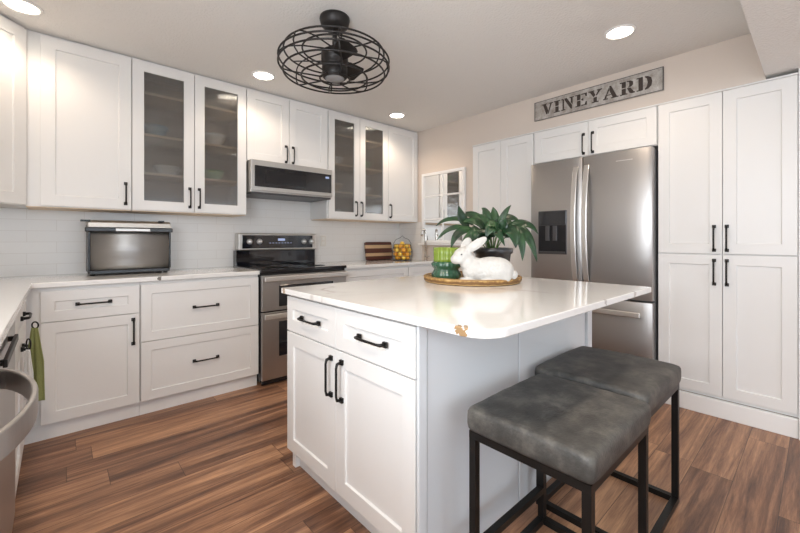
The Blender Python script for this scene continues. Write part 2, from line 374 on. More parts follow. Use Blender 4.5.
# ---------------------------------------------------------------- cabinet parts
def pull(parent, x, y, z, L=0.155, vert=True):
    """black bar pull: two square feet, two posts, a bar"""
    m = MB(); h = L/2; d = 0.030
    for s in (-1, 1):
        a, b = (x, z+s*h) if vert else (x+s*h, z)
        m.box(a-0.010, a+0.010, y-0.010, y, b-0.010, b+0.010)
    if vert: pts = [(x, y-0.004, z-h), (x, y-d*0.86, z-h+0.004), (x, y-d, z-h+0.02), (x, y-d, z+h-0.02), (x, y-d*0.86, z+h-0.004), (x, y-0.004, z+h)]
    else: pts = [(x-h, y-0.004, z), (x-h+0.004, y-d*0.86, z), (x-h+0.02, y-d, z), (x+h-0.02, y-d, z), (x+h-0.004, y-d*0.86, z), (x+h, y-0.004, z)]
    m.tube(pts, [0.0075, 0.0065, 0.0052, 0.0052, 0.0065, 0.0075], 8)
    o = m.build('handle', 'black', parent); return o
def shaker(parent, name, x0, x1, z0, z1, y=0.0, st=0.066, t=0.020, rec=0.009, mt='cab', glass=False):
    """door or drawer front; its back sits on plane y, its face at y - t"""
    m = MB(); bm = m.bm; f = y-t
    def ring(i, yy): return [bm.verts.new(p) for p in ((x0+i, yy, z0+i), (x1-i, yy, z0+i), (x1-i, yy, z1-i), (x0+i, yy, z1-i))]
    def quads(A, C):
        for k in range(4): bm.faces.new((A[k], A[(k+1) % 4], C[(k+1) % 4], C[k]))
    if glass:
        o_ = ring(0, f); i_ = ring(st, f); ib = ring(st, y); ob = ring(0, y)
        quads(o_, i_); quads(i_, ib); quads(ib, ob); quads(ob, o_)
    else:
        o_ = ring(0, f); i_ = ring(st, f); i2 = ring(st+0.002, f+rec); ob = ring(0, y)
        quads(o_, i_); quads(i_, i2); bm.faces.new(i2); quads(ob, o_); bm.faces.new(ob)
    d = m.build(name, mt, parent, 0.0016)
    if glass: B(x0+st-0.005, x1-st+0.005, f+0.009, f+0.013, z0+st-0.005, z1-st+0.005).build('glass_pane', 'reed', d)
    return d
def wall_cab(label, x0, x1, z0, z1, doors, depth=0.322, glass=False, shelves=(), handles=(), yface=-0.324, group='upper cabinets along the range wall'):
    r = thing('wall_cabinet', label, 'cabinet', (x0, yface, z0)); w_ = x1-x0; h = z1-z0
    b = MB()
    if glass:
        b.box(0, 0.018, 0, depth, 0, h).box(w_-0.018, w_, 0, depth, 0, h).box(0.018, w_-0.018, depth-0.01, depth, 0, h)
        b.box(0.018, w_-0.018, 0, depth-0.01, 0, 0.018).box(0.018, w_-0.018, 0, depth-0.01, h-0.03, h)
        b.build('body', 'cab', r)
        mid = w_/2
        B(mid-0.022, mid+0.022, 0, 0.018, 0.018, h-0.03).build('centre_stile', 'cab', r)
        ln = MB(); ln.box(0.0185, w_-0.0185, depth-0.0125, depth-0.0105, 0.019, h-0.031); ln.box(0.0185, 0.0205, 0.001, depth-0.013, 0.019, h-0.031).box(w_-0.0205, w_-0.0185, 0.001, depth-0.013, 0.019, h-0.031)
        ln.build('lining', 'cab_in', r)
        for s in shelves: B(0.021, w_-0.021, 0.024, depth-0.013, s-z0, s-z0+0.018).build('shelf', 'shelf', r)
    else: b.box(0, w_, 0, depth, 0, h).build('body', 'cab', r)
    B(0.004, w_-0.004, 0.004, depth-0.004, -0.005, 0.0).build('underside', 'shelf', r)
    for (a, c), hx in zip(doors, handles):
        d = shaker(r, 'door', a-x0+0.0015, c-x0-0.0015, 0.004, h-0.016, st=0.070, glass=glass)
        if hx is not None: pull(d, hx-x0, -0.020, 1.480-z0 if z0 < 1.5 else 1.933-z0, 0.140)
    return r
wall_cab('white single-door upper cabinet in the left corner above the toaster oven', -3.386, -2.849, ZU, H-0.004, [(-3.318, -2.849)], handles=(-2.884,))
wall_cab('white glass-door upper cabinet left of the microwave', -2.847, -2.048, ZU, H-0.004, [(-2.847, -2.449), (-2.447, -2.050)], glass=True, shelves=(1.635, 1.918, 2.222), handles=(-2.481, -2.415))
wall_cab('short white two-door upper cabinet above the microwave', -2.046, -1.262, 1.832, H-0.004, [(-2.046, -1.665), (-1.663, -1.264)], handles=(-1.697, -1.629))
wall_cab('white glass-door upper cabinet right of the microwave', -1.260, -0.479, ZU, H-0.004, [(-1.250, -0.870), (-0.868, -0.480)], glass=True, shelves=(1.635, 1.918, 2.222), handles=(-0.921, -0.852))
wall_cab('white single-door upper cabinet against the far right corner wall', -0.477, -0.010, ZU, H-0.004, [(-0.477, -0.012)], handles=(-0.450,))
# diagonal corner cabinet at far left
r = thing('corner_wall_cabinet', 'white angled corner upper cabinet at the left edge of the photo', 'cabinet', (-3.388, -0.346, ZU), PI/4)
L_ = 0.395
MB().prism([(0.0, 0.0), (-L_, 0.0), (-L_-0.22, 0.24), (-L_/2-0.0, 0.66), (0.23, 0.23)], 0, H-ZU-0.004).build('body', 'cab', r)
d = shaker(r, 'door', -L_+0.004, -0.004, 0.004, H-ZU-0.020, st=0.070)

def base_cab(label, loc, rz, w_, fronts, depth=0.58, kick=True, mt='cab', filler=None, name='base_cabinet'):
    """fronts: (kind, x0, x1, z0, z1, handle) in local coordinates"""
    r = thing(name, label, 'cabinet', loc, rz)
    B(0, w_, 0, depth, 0.098, CB-0.002).build('body', mt, r, 0.001)
    if kick: B(0, w_, 0.022, depth, 0.0, 0.098).build('toe_kick', 'trim', r)
    for k, x0, x1, z0, z1, hd in fronts:
        d = shaker(r, k, x0, x1, z0, z1, st=0.060 if k == 'drawer' else 0.064, mt=mt)
        if hd: pull(d, hd[0], -0.020, hd[1], hd[2] if len(hd) > 3 else 0.155, vert=hd[-1] == 'v')
    return r
F = -0.610
base_cab('white base cabinet under the toaster oven, one small drawer over one door', (-3.384, F, 0), 0, 0.546, [
    ('drawer', 0.075, 0.543, 0.685, 0.860, (0.313, 0.776, 'h')), ('door', 0.075, 0.543, 0.100, 0.681, (0.509, 0.568, 'v'))])
base_cab('white base cabinet with two wide deep drawers left of the range', (-2.836, F, 0), 0, 0.778, [
    ('drawer', 0.003, 0.775, 0.490, 0.862, (0.394, 0.683, 'h')), ('drawer', 0.003, 0.775, 0.100, 0.486, (0.394, 0.302, 'h'))])
base_cab('white drawer cabinet just right of the range behind the island', (-1.256, F, 0), 0, 0.822, [
    ('drawer', 0.003, 0.819, 0.685, 0.860, None), ('door', 0.003, 0.410, 0.100, 0.681, (0.37, 0.568, 'v')), ('door', 0.413, 0.819, 0.100, 0.681, (0.45, 0.568, 'v'))])
base_cab('white base cabinet in the far right corner under the fruit basket', (-0.432, F, 0), 0, 0.420, [
    ('drawer', 0.003, 0.417, 0.685, 0.860, None), ('door', 0.003, 0.417, 0.100, 0.681, (0.05, 0.568, 'v'))])
# left run, faces +X
FX = -3.385
base_cab('white left-hand base cabinet with a green towel hanging from its drawer pull', (FX, -1.42, 0), PI/2, 0.78, [
    ('drawer', 0.003, 0.73, 0.685, 0.860, (0.40, 0.790, 'h')), ('door', 0.003, 0.365, 0.100, 0.681, (0.33, 0.568, 'v')), ('door', 0.368, 0.73, 0.100, 0.681, (0.41, 0.568, 'v'))])
r = thing('undercounter_appliance', 'flat stainless under-counter appliance between the towel cabinet and the bowed handle', 'appliance', (FX, -2.120, 0), PI/2)
B(0.004, 0.690, 0.0, 0.55, 0.06, CB-0.004).build('body', 'steel_d', r)
B(0.004, 0.690, 0.010, 0.55, 0.0, 0.06).build('toe_kick', 'trim', r)
d = B(0.006, 0.688, -0.022, -0.001, 0.065, 0.868).build('door', 'steel', r, 0.003)
h = MB(); h.box(0.03, 0.42, -0.046, -0.036, 0.806, 0.828)
for x in (0.05, 0.40): h.box(x-0.008, x+0.008, -0.038, -0.021, 0.809, 0.825)
h.build('handle', 'black', d, 0.002)
base_cab('white left-hand base cabinet beyond the near side of the dishwasher', (FX, -3.75, 0), PI/2, 1.0, [
    ('drawer', 0.003, 0.997, 0.685, 0.860, (0.5, 0.790, 'h')), ('door', 0.003, 0.997, 0.100, 0.681, None)])

# countertops
o = MB().prism([(-3.965, -0.010), (-3.965, -3.80), (-3.344, -3.80), (-3.344, -0.645), (-2.056, -0.645), (-2.056, -0.010)], CB, CT).build('countertop', 'quartz', None, 0.004, 3)
tag(o, 'white quartz countertop wrapping the left corner under the toaster oven', 'countertop')
o = B(-1.2545, -0.010, -0.645, -0.010, CB, CT).build('countertop', 'quartz', None, 0.004, 3)
tag(o, 'white quartz countertop right of the range under the cutting board', 'countertop')

# tall run on the right wall; local x runs towards the camera (-Y)
def tall(name, label, y0, y1, z0, z1, doors, depth=0.60):
    r = thing(name, label, 'cabinet', (-0.012, y0, z0), -PI/2); w_ = y0-y1
    B(0, w_, 0, depth, 0, z1-z0).build('body', 'cab', r, 0.001)
    for a, c, d0, d1, hd in doors:
        d = shaker(r, 'door', a, c, d0-z0, d1-z0, st=0.066)
        if hd: pull(d, hd[0], -0.020, hd[1]-z0, 0.155)
    return r
tall('tall_cabinet', 'tall white two-door cabinet between the mirror and the refrigerator', -1.174, -1.856, 0.114, 2.124, [(0.003, 0.335, 0.137, 2.122, None), (0.338, 0.678, 0.137, 2.122, None)])
tall('wall_cabinet', 'short wide white cabinet above the refrigerator and under the sign', -1.862, -2.810, 1.842, 2.124, [
    (0.003, 0.468, 1.846, 2.122, (0.434, 1.944)), (0.471, 0.945, 1.846, 2.122, (0.506, 1.944))])
tall('pantry_cabinet', 'tall white four-door pantry cabinet right of the refrigerator', -2.814, -3.512, 0.114, 2.124, [
    (0.003, 0.356, 1.066, 2.122, (0.316, 1.168)), (0.360, 0.695, 1.066, 2.122, (0.380, 1.168)),
    (0.003, 0.356, 0.137, 1.060, (0.316, 0.946)), (0.360, 0.695, 0.137, 1.060, (0.380, 0.946))])

# ---------------------------------------------------------------- island
IX0, IX1, IY0, IY1 = -2.350, -0.974, -1.780, -2.717
r = thing('kitchen_island', 'white kitchen island base with two drawers over two doors', 'island', (IX0, IY0, 0), -PI/2)
Wd = IY0-IY1; Dp = IX1-IX0
B(0.0, Wd-0.012, 0, Dp, 0.098, CB-0.002).build('body', 'cab', r, 0.001)
B(0.02, Wd-0.02, 0.03, Dp-0.03, CB-0.002, 0.887).build('sub_top', 'shelf', r)
k = B(0.03, Wd-0.03, 0.035, Dp-0.03, 0, 0.098); k.box(0.0, 0.03, 0.012, 0.09, 0.0, 0.098); k.build('toe_kick', 'trim', r)
for k_, a, b, z0, z1, hd in (('drawer', 0.002, 0.454, 0.703, 0.874, (0.244, 0.787, 'h')), ('drawer', 0.457, 0.932, 0.703, 0.874, (0.706, 0.787, 'h')),
                         ('door', 0.002, 0.454, 0.102, 0.697, (0.424, 0.580, 'v')), ('door', 0.457, 0.932, 0.102, 0.697, (0.505, 0.580, 'v'))):
    d = shaker(r, k_, a, b, z0, z1, st=0.066 if k_ == 'door' else 0.060); pull(d, hd[0], -0.020, hd[1], 0.155, hd[2] == 'v')
# stool side: two skins with battens (local x = Wd is the stool side)
X = Wd
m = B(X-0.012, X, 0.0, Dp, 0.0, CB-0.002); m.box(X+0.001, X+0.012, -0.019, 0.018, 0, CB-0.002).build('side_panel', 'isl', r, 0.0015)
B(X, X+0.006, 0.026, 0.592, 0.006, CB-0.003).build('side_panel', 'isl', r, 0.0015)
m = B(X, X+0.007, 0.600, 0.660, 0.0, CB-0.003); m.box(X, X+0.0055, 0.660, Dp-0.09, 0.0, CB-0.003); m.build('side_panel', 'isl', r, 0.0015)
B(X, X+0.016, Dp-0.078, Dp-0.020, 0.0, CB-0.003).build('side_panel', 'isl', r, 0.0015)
# worktop with rounded stool-side corners
def rr(x0, x1, y0, y1, rs):
    pts = []
    for (cx, cy, a0), rad in zip(((x0, y0, PI), (x1, y0, 1.5*PI), (x1, y1, 0), (x0, y1, PI/2)), rs):
        sx = 1 if cx == x0 else -1; sy = 1 if cy == y0 else -1
        n = 10 if rad > 0.02 else 3
        for i in range(n+1):
            a = a0 + PI/2*i/n; pts.append((cx + sx*rad + rad*math.cos(a), cy + sy*rad + rad*math.sin(a)))
    return pts
o = MB().prism(rr(-2.392, -0.948, -3.012, -1.752, (0.095, 0.008, 0.012, 0.012)), 0.887, CT).build('island_countertop', 'quartz', None, 0.004, 3)
tag(o, 'large white veined quartz island top with rounded corner and amber spot on edge', 'countertop')

# ---------------------------------------------------------------- range
r = thing('kitchen_range', 'stainless and black double-oven electric range with back control panel', 'range', (-2.055, -0.66, 0))
W_ = 0.798; D_ = 0.640
B(0.004, W_-0.004, 0.02, D_, 0.03, 0.895).build('body', 'blackplastic', r, 0.002)
m = MB();
for x in (0.05, W_-0.05):
    for y in (0.06, 0.5): B(x-0.015, x+0.015, y, y+0.03, 0.0, 0.03).build('foot', 'blackplastic', r)
B(0.0, W_, -0.012, D_, 0.896, 0.922).build('cooktop', 'bglass', r, 0.006)
for x, y, rad in ((0.21, 0.17, 0.10), (0.58, 0.17, 0.085), (0.21, 0.43, 0.075), (0.58, 0.43, 0.10)):
    MB().lathe([(rad, 0.9221), (rad, 0.9228), (rad-0.004, 0.9228), (rad-0.004, 0.9221)], (x, y, 0), 40).build('burner_ring', 'steel_d', r)
# oven doors: stainless frame around a black window
def oven_door(z0, z1, wz0, wz1):
    d = thing_part = MB(); d.box(0.006, W_-0.006, -0.010, 0.018, z0, z1)
    o = d.build('oven_door', 'steel', r, 0.004)
    B(0.145, W_-0.145, -0.0125, -0.009, wz0, wz1).build('oven_window', 'bglass', o, 0.002)
    return o
d1 = oven_door(0.590, 0.875, 0.620, 0.790); d2 = oven_door(0.045, 0.580, 0.220, 0.500)
for d, z in ((d1, 0.848), (d2, 0.552)):
    h = MB(); h.box(0.012, W_-0.012, -0.058, -0.044, z-0.020, z+0.020)
    for x in (0.04, W_-0.04): h.box(x-0.012, x+0.012, -0.046, -0.009, z-0.012, z+0.012)
    h.build('handle', 'steel_b', d, 0.005)
B(0.010, W_-0.010, 0.0, 0.02, 0.010, 0.040).build('bottom_trim', 'blackplastic', r)
yb = 0.545
B(0.004, W_-0.004, yb+0.02, D_, 0.922, 1.06).build('back_guard', 'bglass', r, 0.003)
cp = B(0.014, W_, yb, D_, 1.058, 1.218).build('control_panel', 'steel_h', r, 0.012, 3)
B(0.050, W_-0.045, yb-0.004, yb+0.001, 1.078, 1.200).build('panel_face', 'bglass', cp, 0.004)
for x in (0.115, 0.205, 0.655, 0.738):
    MB().lathe([(0.026, 0.0), (0.026, -0.006), (0.021, -0.010), (0.018, -0.026), (0.0, -0.026)], (x, yb-0.004, 1.140), 24, 'y').build('knob', 'knob', cp)
m = MB()
for i in range(8): m.box(0.30+0.03*i, 0.316+0.03*i, yb-0.0055, yb-0.004, 1.125, 1.129)
m.box(0.385, 0.455, yb-0.0055, yb-0.004, 1.148, 1.170)
m.build('display', 'display', cp)

# ---------------------------------------------------------------- microwave
r = thing('microwave', 'stainless over-the-range microwave with black glass front', 'microwave', (-2.036, -0.415, 1.563))
W_ = 0.784; Hh = 0.272
B(0, W_, 0.016, 0.405, 0.0, Hh).build('body', 'steel_h', r, 0.003)
f = B(0.0, W_, 0.0, 0.016, 0.012, Hh).build('door', 'steel_h', r, 0.003)
B(0.028, W_-0.012, -0.004, 0.0005, 0.046, 0.224).build('door_window', 'bglass', f, 0.003)
B(0.12, 0.50, -0.0055, -0.004, 0.078, 0.192).build('inner_window', 'bglass2', f)
B(W_-0.078, W_-0.040, -0.0058, -0.004, 0.182, 0.200).build('display', 'display', f)
B(0.01, W_-0.01, 0.012, 0.400, -0.014, 0.0).build('vent_base', 'steel_d', r, 0.002)

# ---------------------------------------------------------------- refrigerator
r = thing('refrigerator', 'tall stainless french-door refrigerator with water dispenser', 'refrigerator', (-0.045, -1.868, 0), -PI/2)
FW = 0.936
B(0.003, FW-0.003, 0.0, 0.62, 0.03, 1.815).build('body', 'steel_g', r, 0.003)
m = MB()
for x in (0.06, FW-0.06):
    for y in (0.02, 0.5): B(x-0.02, x+0.02, y, y+0.04, 0, 0.03).build('foot', 'blackplastic', r)
def fdoor(x0, x1, z0, z1, name):
    n = 14; pts = []
    for i in range(n+1):
        t = i/n; pts.append((x0 + (x1-x0)*t, -0.062 - 0.014*(1-(2*t-1)**4)))
    pts += [(x1, -0.004), (x0, -0.004)]
    o = MB().prism(pts, z0, z1, smooth=False).build(name, 'steel', r, 0.003)
    for p in o.data.polygons:
        if abs(p.normal.z) < 0.5 and p.normal.y < -0.5: p.use_smooth = True
    return o
LD = fdoor(0.003, 0.449, 0.720, 1.822, 'door'); RD = fdoor(0.455, FW-0.003, 0.720, 1.822, 'door')
FD = fdoor(0.003, FW-0.003, 0.075, 0.706, 'freezer_drawer')
def ribbon(pts, hw, th, wide):
    """flat bar along pts: half-width hw along direction wide, thickness th across"""
    h = MB(); n = len(pts)-1; wv = Vector(wide); rings = []
    for i, p in enumerate(pts):
        tg = (Vector(pts[min(n, i+1)])-Vector(pts[max(0, i-1)])).normalized(); nn = tg.cross(wv).normalized()
        rings.append([h.bm.verts.new(Vector(p)+nn*u+wv*v) for u, v in ((-th, -hw), (th, -hw), (th, hw), (-th, hw))])
    for R0, R1 in zip(rings, rings[1:]):
        for k in range(4): h.bm.faces.new((R0[k], R0[(k+1) % 4], R1[(k+1) % 4], R1[k]))
    h.bm.faces.new(rings[0]); h.bm.faces.new(rings[-1]); return h
def fhandle(x, door):
    pts = []; n = 22
    for i in range(n+1):
        t = i/n; pts.append((x, -0.070-0.062*math.sin(PI*t)**0.7 if 0 < t < 1 else -0.070, 0.800+0.950*t))
    ribbon(pts, 0.020, 0.007, (1, 0, 0)).build('handle', 'steel_b', door, 0.004)
fhandle(0.402, LD); fhandle(0.488, RD)
h = MB(); h.box(0.07, FW-0.065, -0.132, -0.112, 0.598, 0.636)
for x in (0.10, FW-0.10): h.box(x-0.014, x+0.014, -0.112, -0.070, 0.604, 0.628)
h.build('handle', 'steel_b', FD, 0.007, 3)
dp = B(0.080, 0.330, -0.0785, -0.060, 1.035, 1.405).build('dispenser', 'steel_d', LD, 0.004)
B(0.088, 0.322, -0.0805, -0.078, 1.285, 1.398).build('dispenser_screen', 'bglass', dp, 0.002)
m = MB(); m.box(0.088, 0.322, -0.0800, -0.0780, 1.045, 1.280); m.build('dispenser_recess', 'bglass2', dp)
m = MB(); m.box(0.150, 0.185, -0.092, -0.079, 1.150, 1.275).box(0.215, 0.250, -0.092, -0.079, 1.150, 1.275).box(0.092, 0.318, -0.094, -0.079, 1.045, 1.060); m.build('dispenser_paddle', 'steel_d', dp, 0.003)
B(0.700, 0.812, -0.0772, -0.0755, 1.745, 1.751).build('name_badge', 'steel_b', RD)

# ---------------------------------------------------------------- toaster oven
r = thing('toaster_oven', 'stainless countertop toaster oven with black band and glass door', 'toaster oven', (-3.092, -0.335, CT))
W_ = 0.488
B(0.006, W_-0.006, 0.008, 0.290, 0.016, 0.362).build('body', 'steel_d', r, 0.008, 3)
m = MB();
for x in (0.03, W_-0.03):
    for y in (0.04, 0.26): MB().lathe([(0.014, 0), (0.016, 0.016)], (x, y, 0), 16).build('foot', 'blackplastic', r)
n = 10; pts = [(0.010, 0.030)] 
for i in range(n+1):
    t = i/n; pts.append((-0.004-0.012*math.sin(PI*t)+0.002*math.sin(9*t), 0.042+0.262*t))
pts.append((0.010, 0.306))
dd = MB().prism(pts, 0.018, W_-0.018, 'x', smooth=True).build('door', 'toaster_face', r)
B(0.012, W_-0.012, -0.012, 0.012, 0.012, 0.038).build('bottom_rail', 'blackplastic', r, 0.004)
for x in (0.004, W_-0.016): B(x, x+0.012, -0.010, 0.012, 0.038, 0.30).build('side_rail', 'blackplastic', r, 0.003)
bnd = B(-0.012, W_+0.004, -0.034, 0.010, 0.298, 0.328).build('handle_band', 'blackplastic', r, 0.006, 3)
B(0.150, 0.350, -0.037, -0.033, 0.303, 0.323).build('name_plate', 'steel_h', bnd, 0.002)
MB().prism([(0.01, 0.328), (-0.012, 0.329), (-0.006, 0.362), (0.03, 0.378), (0.28, 0.378), (0.285, 0.36)], 0.004, W_-0.004, 'x').build('top_cover', 'steel_h', r, 0.003)
B(-0.034, 0.018, -0.010, 0.03, 0.366, 0.378).build('rack_rest', 'blackplastic', r, 0.002)
B(W_-0.08, W_-0.045, -0.004, 0.03, 0.374, 0.384).build('rack_rest', 'blackplastic', r, 0.002)

# ---------------------------------------------------------------- dishwasher
r = thing('dishwasher', 'stainless dishwasher at the left edge with a bowed bar handle', 'dishwasher', (-3.385, -2.735, 0), PI/2)
B(0.004, 0.596, 0.0, 0.55, 0.10, CB-0.006).build('body', 'steel_d', r)
B(0.004, 0.596, 0.03, 0.50, 0.0, 0.10).build('toe_kick', 'blackplastic', r)
dw = B(0.006, 0.594, -0.030, -0.001, 0.105, 0.860).build('door', 'steel', r, 0.004)
B(0.010, 0.590, -0.028, -0.001, 0.861, 0.876).build('control_strip', 'blackplastic', r, 0.002)
pts = [];n = 20
for i in range(n+1):
    t = i/n; pts.append((0.03+0.54*t, -0.026-0.085*math.sin(PI*t)**0.6 if 0 < t < 1 else -0.026, 0.800))
h = MB(); A_ = None
prof = [(-0.006, -0.025), (0.006, -0.025), (0.006, 0.025), (-0.006, 0.025)]
rings = []
for i, p in enumerate(pts):
    a = Vector(pts[max(0, i-1)]); b = Vector(pts[min(n, i+1)]); tg = (b-a).normalized(); nn = Vector((tg.y, -tg.x, 0))
    rings.append([h.bm.verts.new(Vector(p)+nn*u+Vector((0, 0, v))) for u, v in prof])
for R0, R1 in zip(rings, rings[1:]):
    for k in range(4): h.bm.faces.new((R0[k], R0[(k+1) % 4], R1[(k+1) % 4], R1[k]))
h.bm.faces.new(rings[0]); h.bm.faces.new(rings[-1])
h.build('handle', 'steel', dw, 0.003)

# towels on the left drawer pull
def cloth(name, mt, y0, y1, x, z0, z1, amp, label, cat):
    r = thing(name, label, cat, (x, (y0+y1)/2, z1), 0.8); m = MB(); g = []
    hw = (y1-y0)/2
    for j in range(25):
        t = j/24; row = []
        for i in range(15):
            s = i/14*2-1; wv = (0.35+0.65*min(1, t*2.2))
            row.append(m.bm.verts.new((amp*math.sin(s*7+t*1.5)*(0.3+t) , s*hw*wv, -(z1-z0)*t)))
        g.append(row)
    for a, b in zip(g, g[1:]):
        for i in range(14): m.bm.faces.new((a[i], a[i+1], b[i+1], b[i])).smooth = True
    c = m.build('cloth', mt, r); s = c.modifiers.new('thick', 'SOLIDIFY'); s.thickness = 0.004
    return r
PX = -3.385+0.052
r = cloth('dish_towel', 'towel', -1.105, -1.015, PX+0.016, 0.385, 0.735, 0.005, 'olive green dish towel hanging from a ring on the left drawer pull', 'towel')
m = MB(); pts = [(0, 0.016*math.cos(a), 0.012+0.016*math.sin(a)) for a in [2*PI*k/20 for k in range(20)]]
m.tube(pts, 0.0035, 6, closed=True); m.build('ring', 'black', r)
r = cloth('pot_holder', 'whitecloth', -1.30, -1.255, PX+0.002, 0.46, 0.68, 0.004, 'white pot holder with black loop hanging beside the green towel', 'pot holder')
m = MB(); pts = [(0, 0.010*math.cos(a), 0.022+0.024*math.sin(a)) for a in [2*PI*k/20 for k in range(20)]]
m.tube(pts, 0.003, 6, closed=True); m.build('loop', 'black', r)

# ---------------------------------------------------------------- bar stools
def stool(x0, x1, y0, y1, label):
    cx, cy = (x0+x1)/2, (y0+y1)/2; w_, d_ = (x1-x0), (y1-y0)
    r = thing('bar_stool', label, 'bar stool', (cx, cy, 0), 0, 'backless stools tucked at the island')
    # cushion: softly crowned slab
    m = MB(); nx, ny = 22, 20; top = {}; bot = {}
    a, b = w_/2, d_/2
    def sq(i, n): return math.copysign(1-(1-abs(2*i/n-1))**1.25, 2*i/n-1)
    for i in range(nx+1):
        for j in range(ny+1):
            s, t = sq(i, nx), sq(j, ny); e = max(abs(s), abs(t))
            rnd = (abs(s)**26+abs(t)**26)**(1/26) if e > 0 else 1; f = e/rnd if rnd else 1
            crown = 0.613 - 0.008*(s*s+t*t)*0.5 - 0.004*max(0, (e-0.94)/0.06)**2
            pull_ = 0.985 if e > 0.99 else 1
            nz = 0.002*noise.noise(Vector((s*4+cx*3, t*4, 1)))
            top[i, j] = m.bm.verts.new((a*s*f*pull_, b*t*f*pull_, crown+nz))
    for i in range(nx):
        for j in range(ny): m.bm.faces.new((top[i, j], top[i+1, j], top[i+1, j+1], top[i, j+1])).smooth = True
    loop = [(i, 0) for i in range(nx)] + [(nx, j) for j in range(ny)] + [(i, ny) for i in range(nx, 0, -1)] + [(0, j) for j in range(ny, 0, -1)]
    prev = [top[k] for k in loop]
    for z, k in ((0.594, 1.002), (0.580, 1.008), (0.555, 1.008), (0.538, 0.998), (0.531, 0.975), (0.5305, 0.93)):
        cur = [m.bm.verts.new((v.co.x/0.985*k, v.co.y/0.985*k, z+0.001*noise.noise(Vector((v.co.x*30, v.co.y*30, z))))) for v in [top[q] for q in loop]]
        for q in range(len(loop)):
            n2 = (q+1) % len(loop); m.bm.faces.new((prev[q], prev[n2], cur[n2], cur[q])).smooth = True
        prev = cur
    m.bm.faces.new(prev)
    m.build('seat_cushion', 'leather', r)
    T = 0.0125; A = a-0.008; Bb = b-0.008
    fr = MB()
    for z0, z1, nm in ((0.505, 0.530, 'seat_frame'), (0.0, 0.024, 'floor_frame')):
        fr = MB(); fr.box(-A, A, -Bb, -Bb+2*T, z0, z1).box(-A, A, Bb-2*T, Bb, z0, z1).box(-A, -A+2*T, -Bb+2*T, Bb-2*T, z0, z1).box(A-2*T, A, -Bb+2*T, Bb-2*T, z0, z1)
        fr.build(nm, 'black', r)
    B(-A+2*T, A-2*T, Bb-2*T, Bb, 0.125, 0.149).build('footrest', 'black', r)
    for sx in (-1, 1):
        for sy in (-1, 1):
            x = sx*(A-T); y = sy*(Bb-T); B(x-T, x+T, y-T, y+T, 0.024, 0.505).build('leg', 'black', r, 0.001)
    return r
stool(-2.232, -1.735, -3.214, -2.810, 'nearer square backless bar stool with distressed grey leather seat')
stool(-1.684, -1.186, -3.188, -2.753, 'farther square backless bar stool with grey leather seat, closer to the refrigerator')

# ---------------------------------------------------------------- ceiling fan
FZ = 2.198
r = thing('ceiling_fan', 'caged black industrial ceiling fan with a small light', 'ceiling fan', (-2.030, -1.690, 0))
MB().lathe([(0.086, H), (0.088, H-0.012), (0.080, H-0.045), (0.052, H-0.070), (0.0, H-0.072)][::-1], seg=36).build('canopy', 'fanblack', r)
MB().tube([(0, 0, H-0.06), (0, 0, FZ+0.07)], 0.014, 14).build('downrod', 'fanblack', r)
m = MB().lathe([(0.0, FZ+0.085), (0.035, FZ+0.085), (0.045, FZ+0.068), (0.074, FZ+0.060), (0.078, FZ+0.050), (0.078, FZ-0.010), (0.066, FZ-0.014), (0.066, FZ-0.028), (0.074, FZ-0.032), (0.072, FZ-0.085), (0.062, FZ-0.094), (0.0, FZ-0.094)], seg=36)
m.build('motor_housing', 'fanblack', r)
MB().lathe([(0.0, FZ-0.104), (0.03, FZ-0.103), (0.052, FZ-0.098), (0.056, FZ-0.0935)], seg=28).build('light_lens', 'fanlens', r)
for k in range(3):
    a = math.radians(18 + 120*k); R = Matrix.Rotation(a, 4, 'Z') @ Matrix.Translation((0, 0, FZ+0.008)) @ Matrix.Rotation(math.radians(-26), 4, 'X')
    m = MB().prism([(0.060, -0.030), (0.10, -0.048), (0.215, -0.062), (0.232, -0.040), (0.232, 0.040), (0.215, 0.058), (0.10, 0.040), (0.060, 0.026)], -0.003, 0.003)
    bmesh.ops.transform(m.bm, matrix=R, verts=m.bm.verts); m.build('blade', 'fanblack', r, 0.001)
cg = MB()
def ring_(rad, z, th=0.0052): cg.tube([(rad*math.cos(2*PI*k/56), rad*math.sin(2*PI*k/56), z) for k in range(56)], th, 7, closed=True)
for rad, z in ((0.288, FZ+0.052), (0.185, FZ+0.066), (0.318, FZ+0.010), (0.318, FZ-0.028), (0.292, FZ-0.070), (0.190, FZ-0.092), (0.085, FZ-0.098)): ring_(rad, z)
for k in range(8):
    a = 2*PI*(k+0.35)/8; pr = [(0.050, 0.070), (0.185, 0.066), (0.250, 0.060), (0.288, 0.052), (0.310, 0.034), (0.319, -0.008), (0.312, -0.045), (0.292, -0.070), (0.250, -0.083), (0.190, -0.092), (0.075, -0.098)]
    # wires sweep a little sideways, as spun guards do
    cg.tube([(q*math.cos(a+0.35*(1-q/0.33)), q*math.sin(a+0.35*(1-q/0.33)), FZ+z) for q, z in pr], 0.0042, 6)
cg.build('cage', 'fanblack', r)

# recessed lights
names = ['round recessed ceiling light at the upper left above the corner cabinet', 'round recessed ceiling light above the glass cabinet left of the fan',
         'round recessed ceiling light nearest the far right corner', 'round recessed ceiling light in front of the sign',
         'round recessed ceiling light over the left counter, above the view', 'round recessed ceiling light over the bar stools, above the view']
for i, (x, y) in enumerate(CANS):
    r = thing('recessed_light', names[i], 'ceiling light', (x, y, H), 0, 'recessed ceiling lights')
    MB().lathe([(0.072, -0.001), (0.090, -0.001), (0.088, -0.006), (0.074, -0.008), (0.072, -0.004), (0.072, -0.001)], seg=40).build('trim_ring', 'trim', r)
    MB().lathe([(0.0, -0.003), (0.071, -0.003), (0.071, -0.0005), (0.0, -0.0005)], seg=40).build('lens', 'lamp', r)
    spot('can_light', (x, y, H-0.02), CAN_POWER[i])

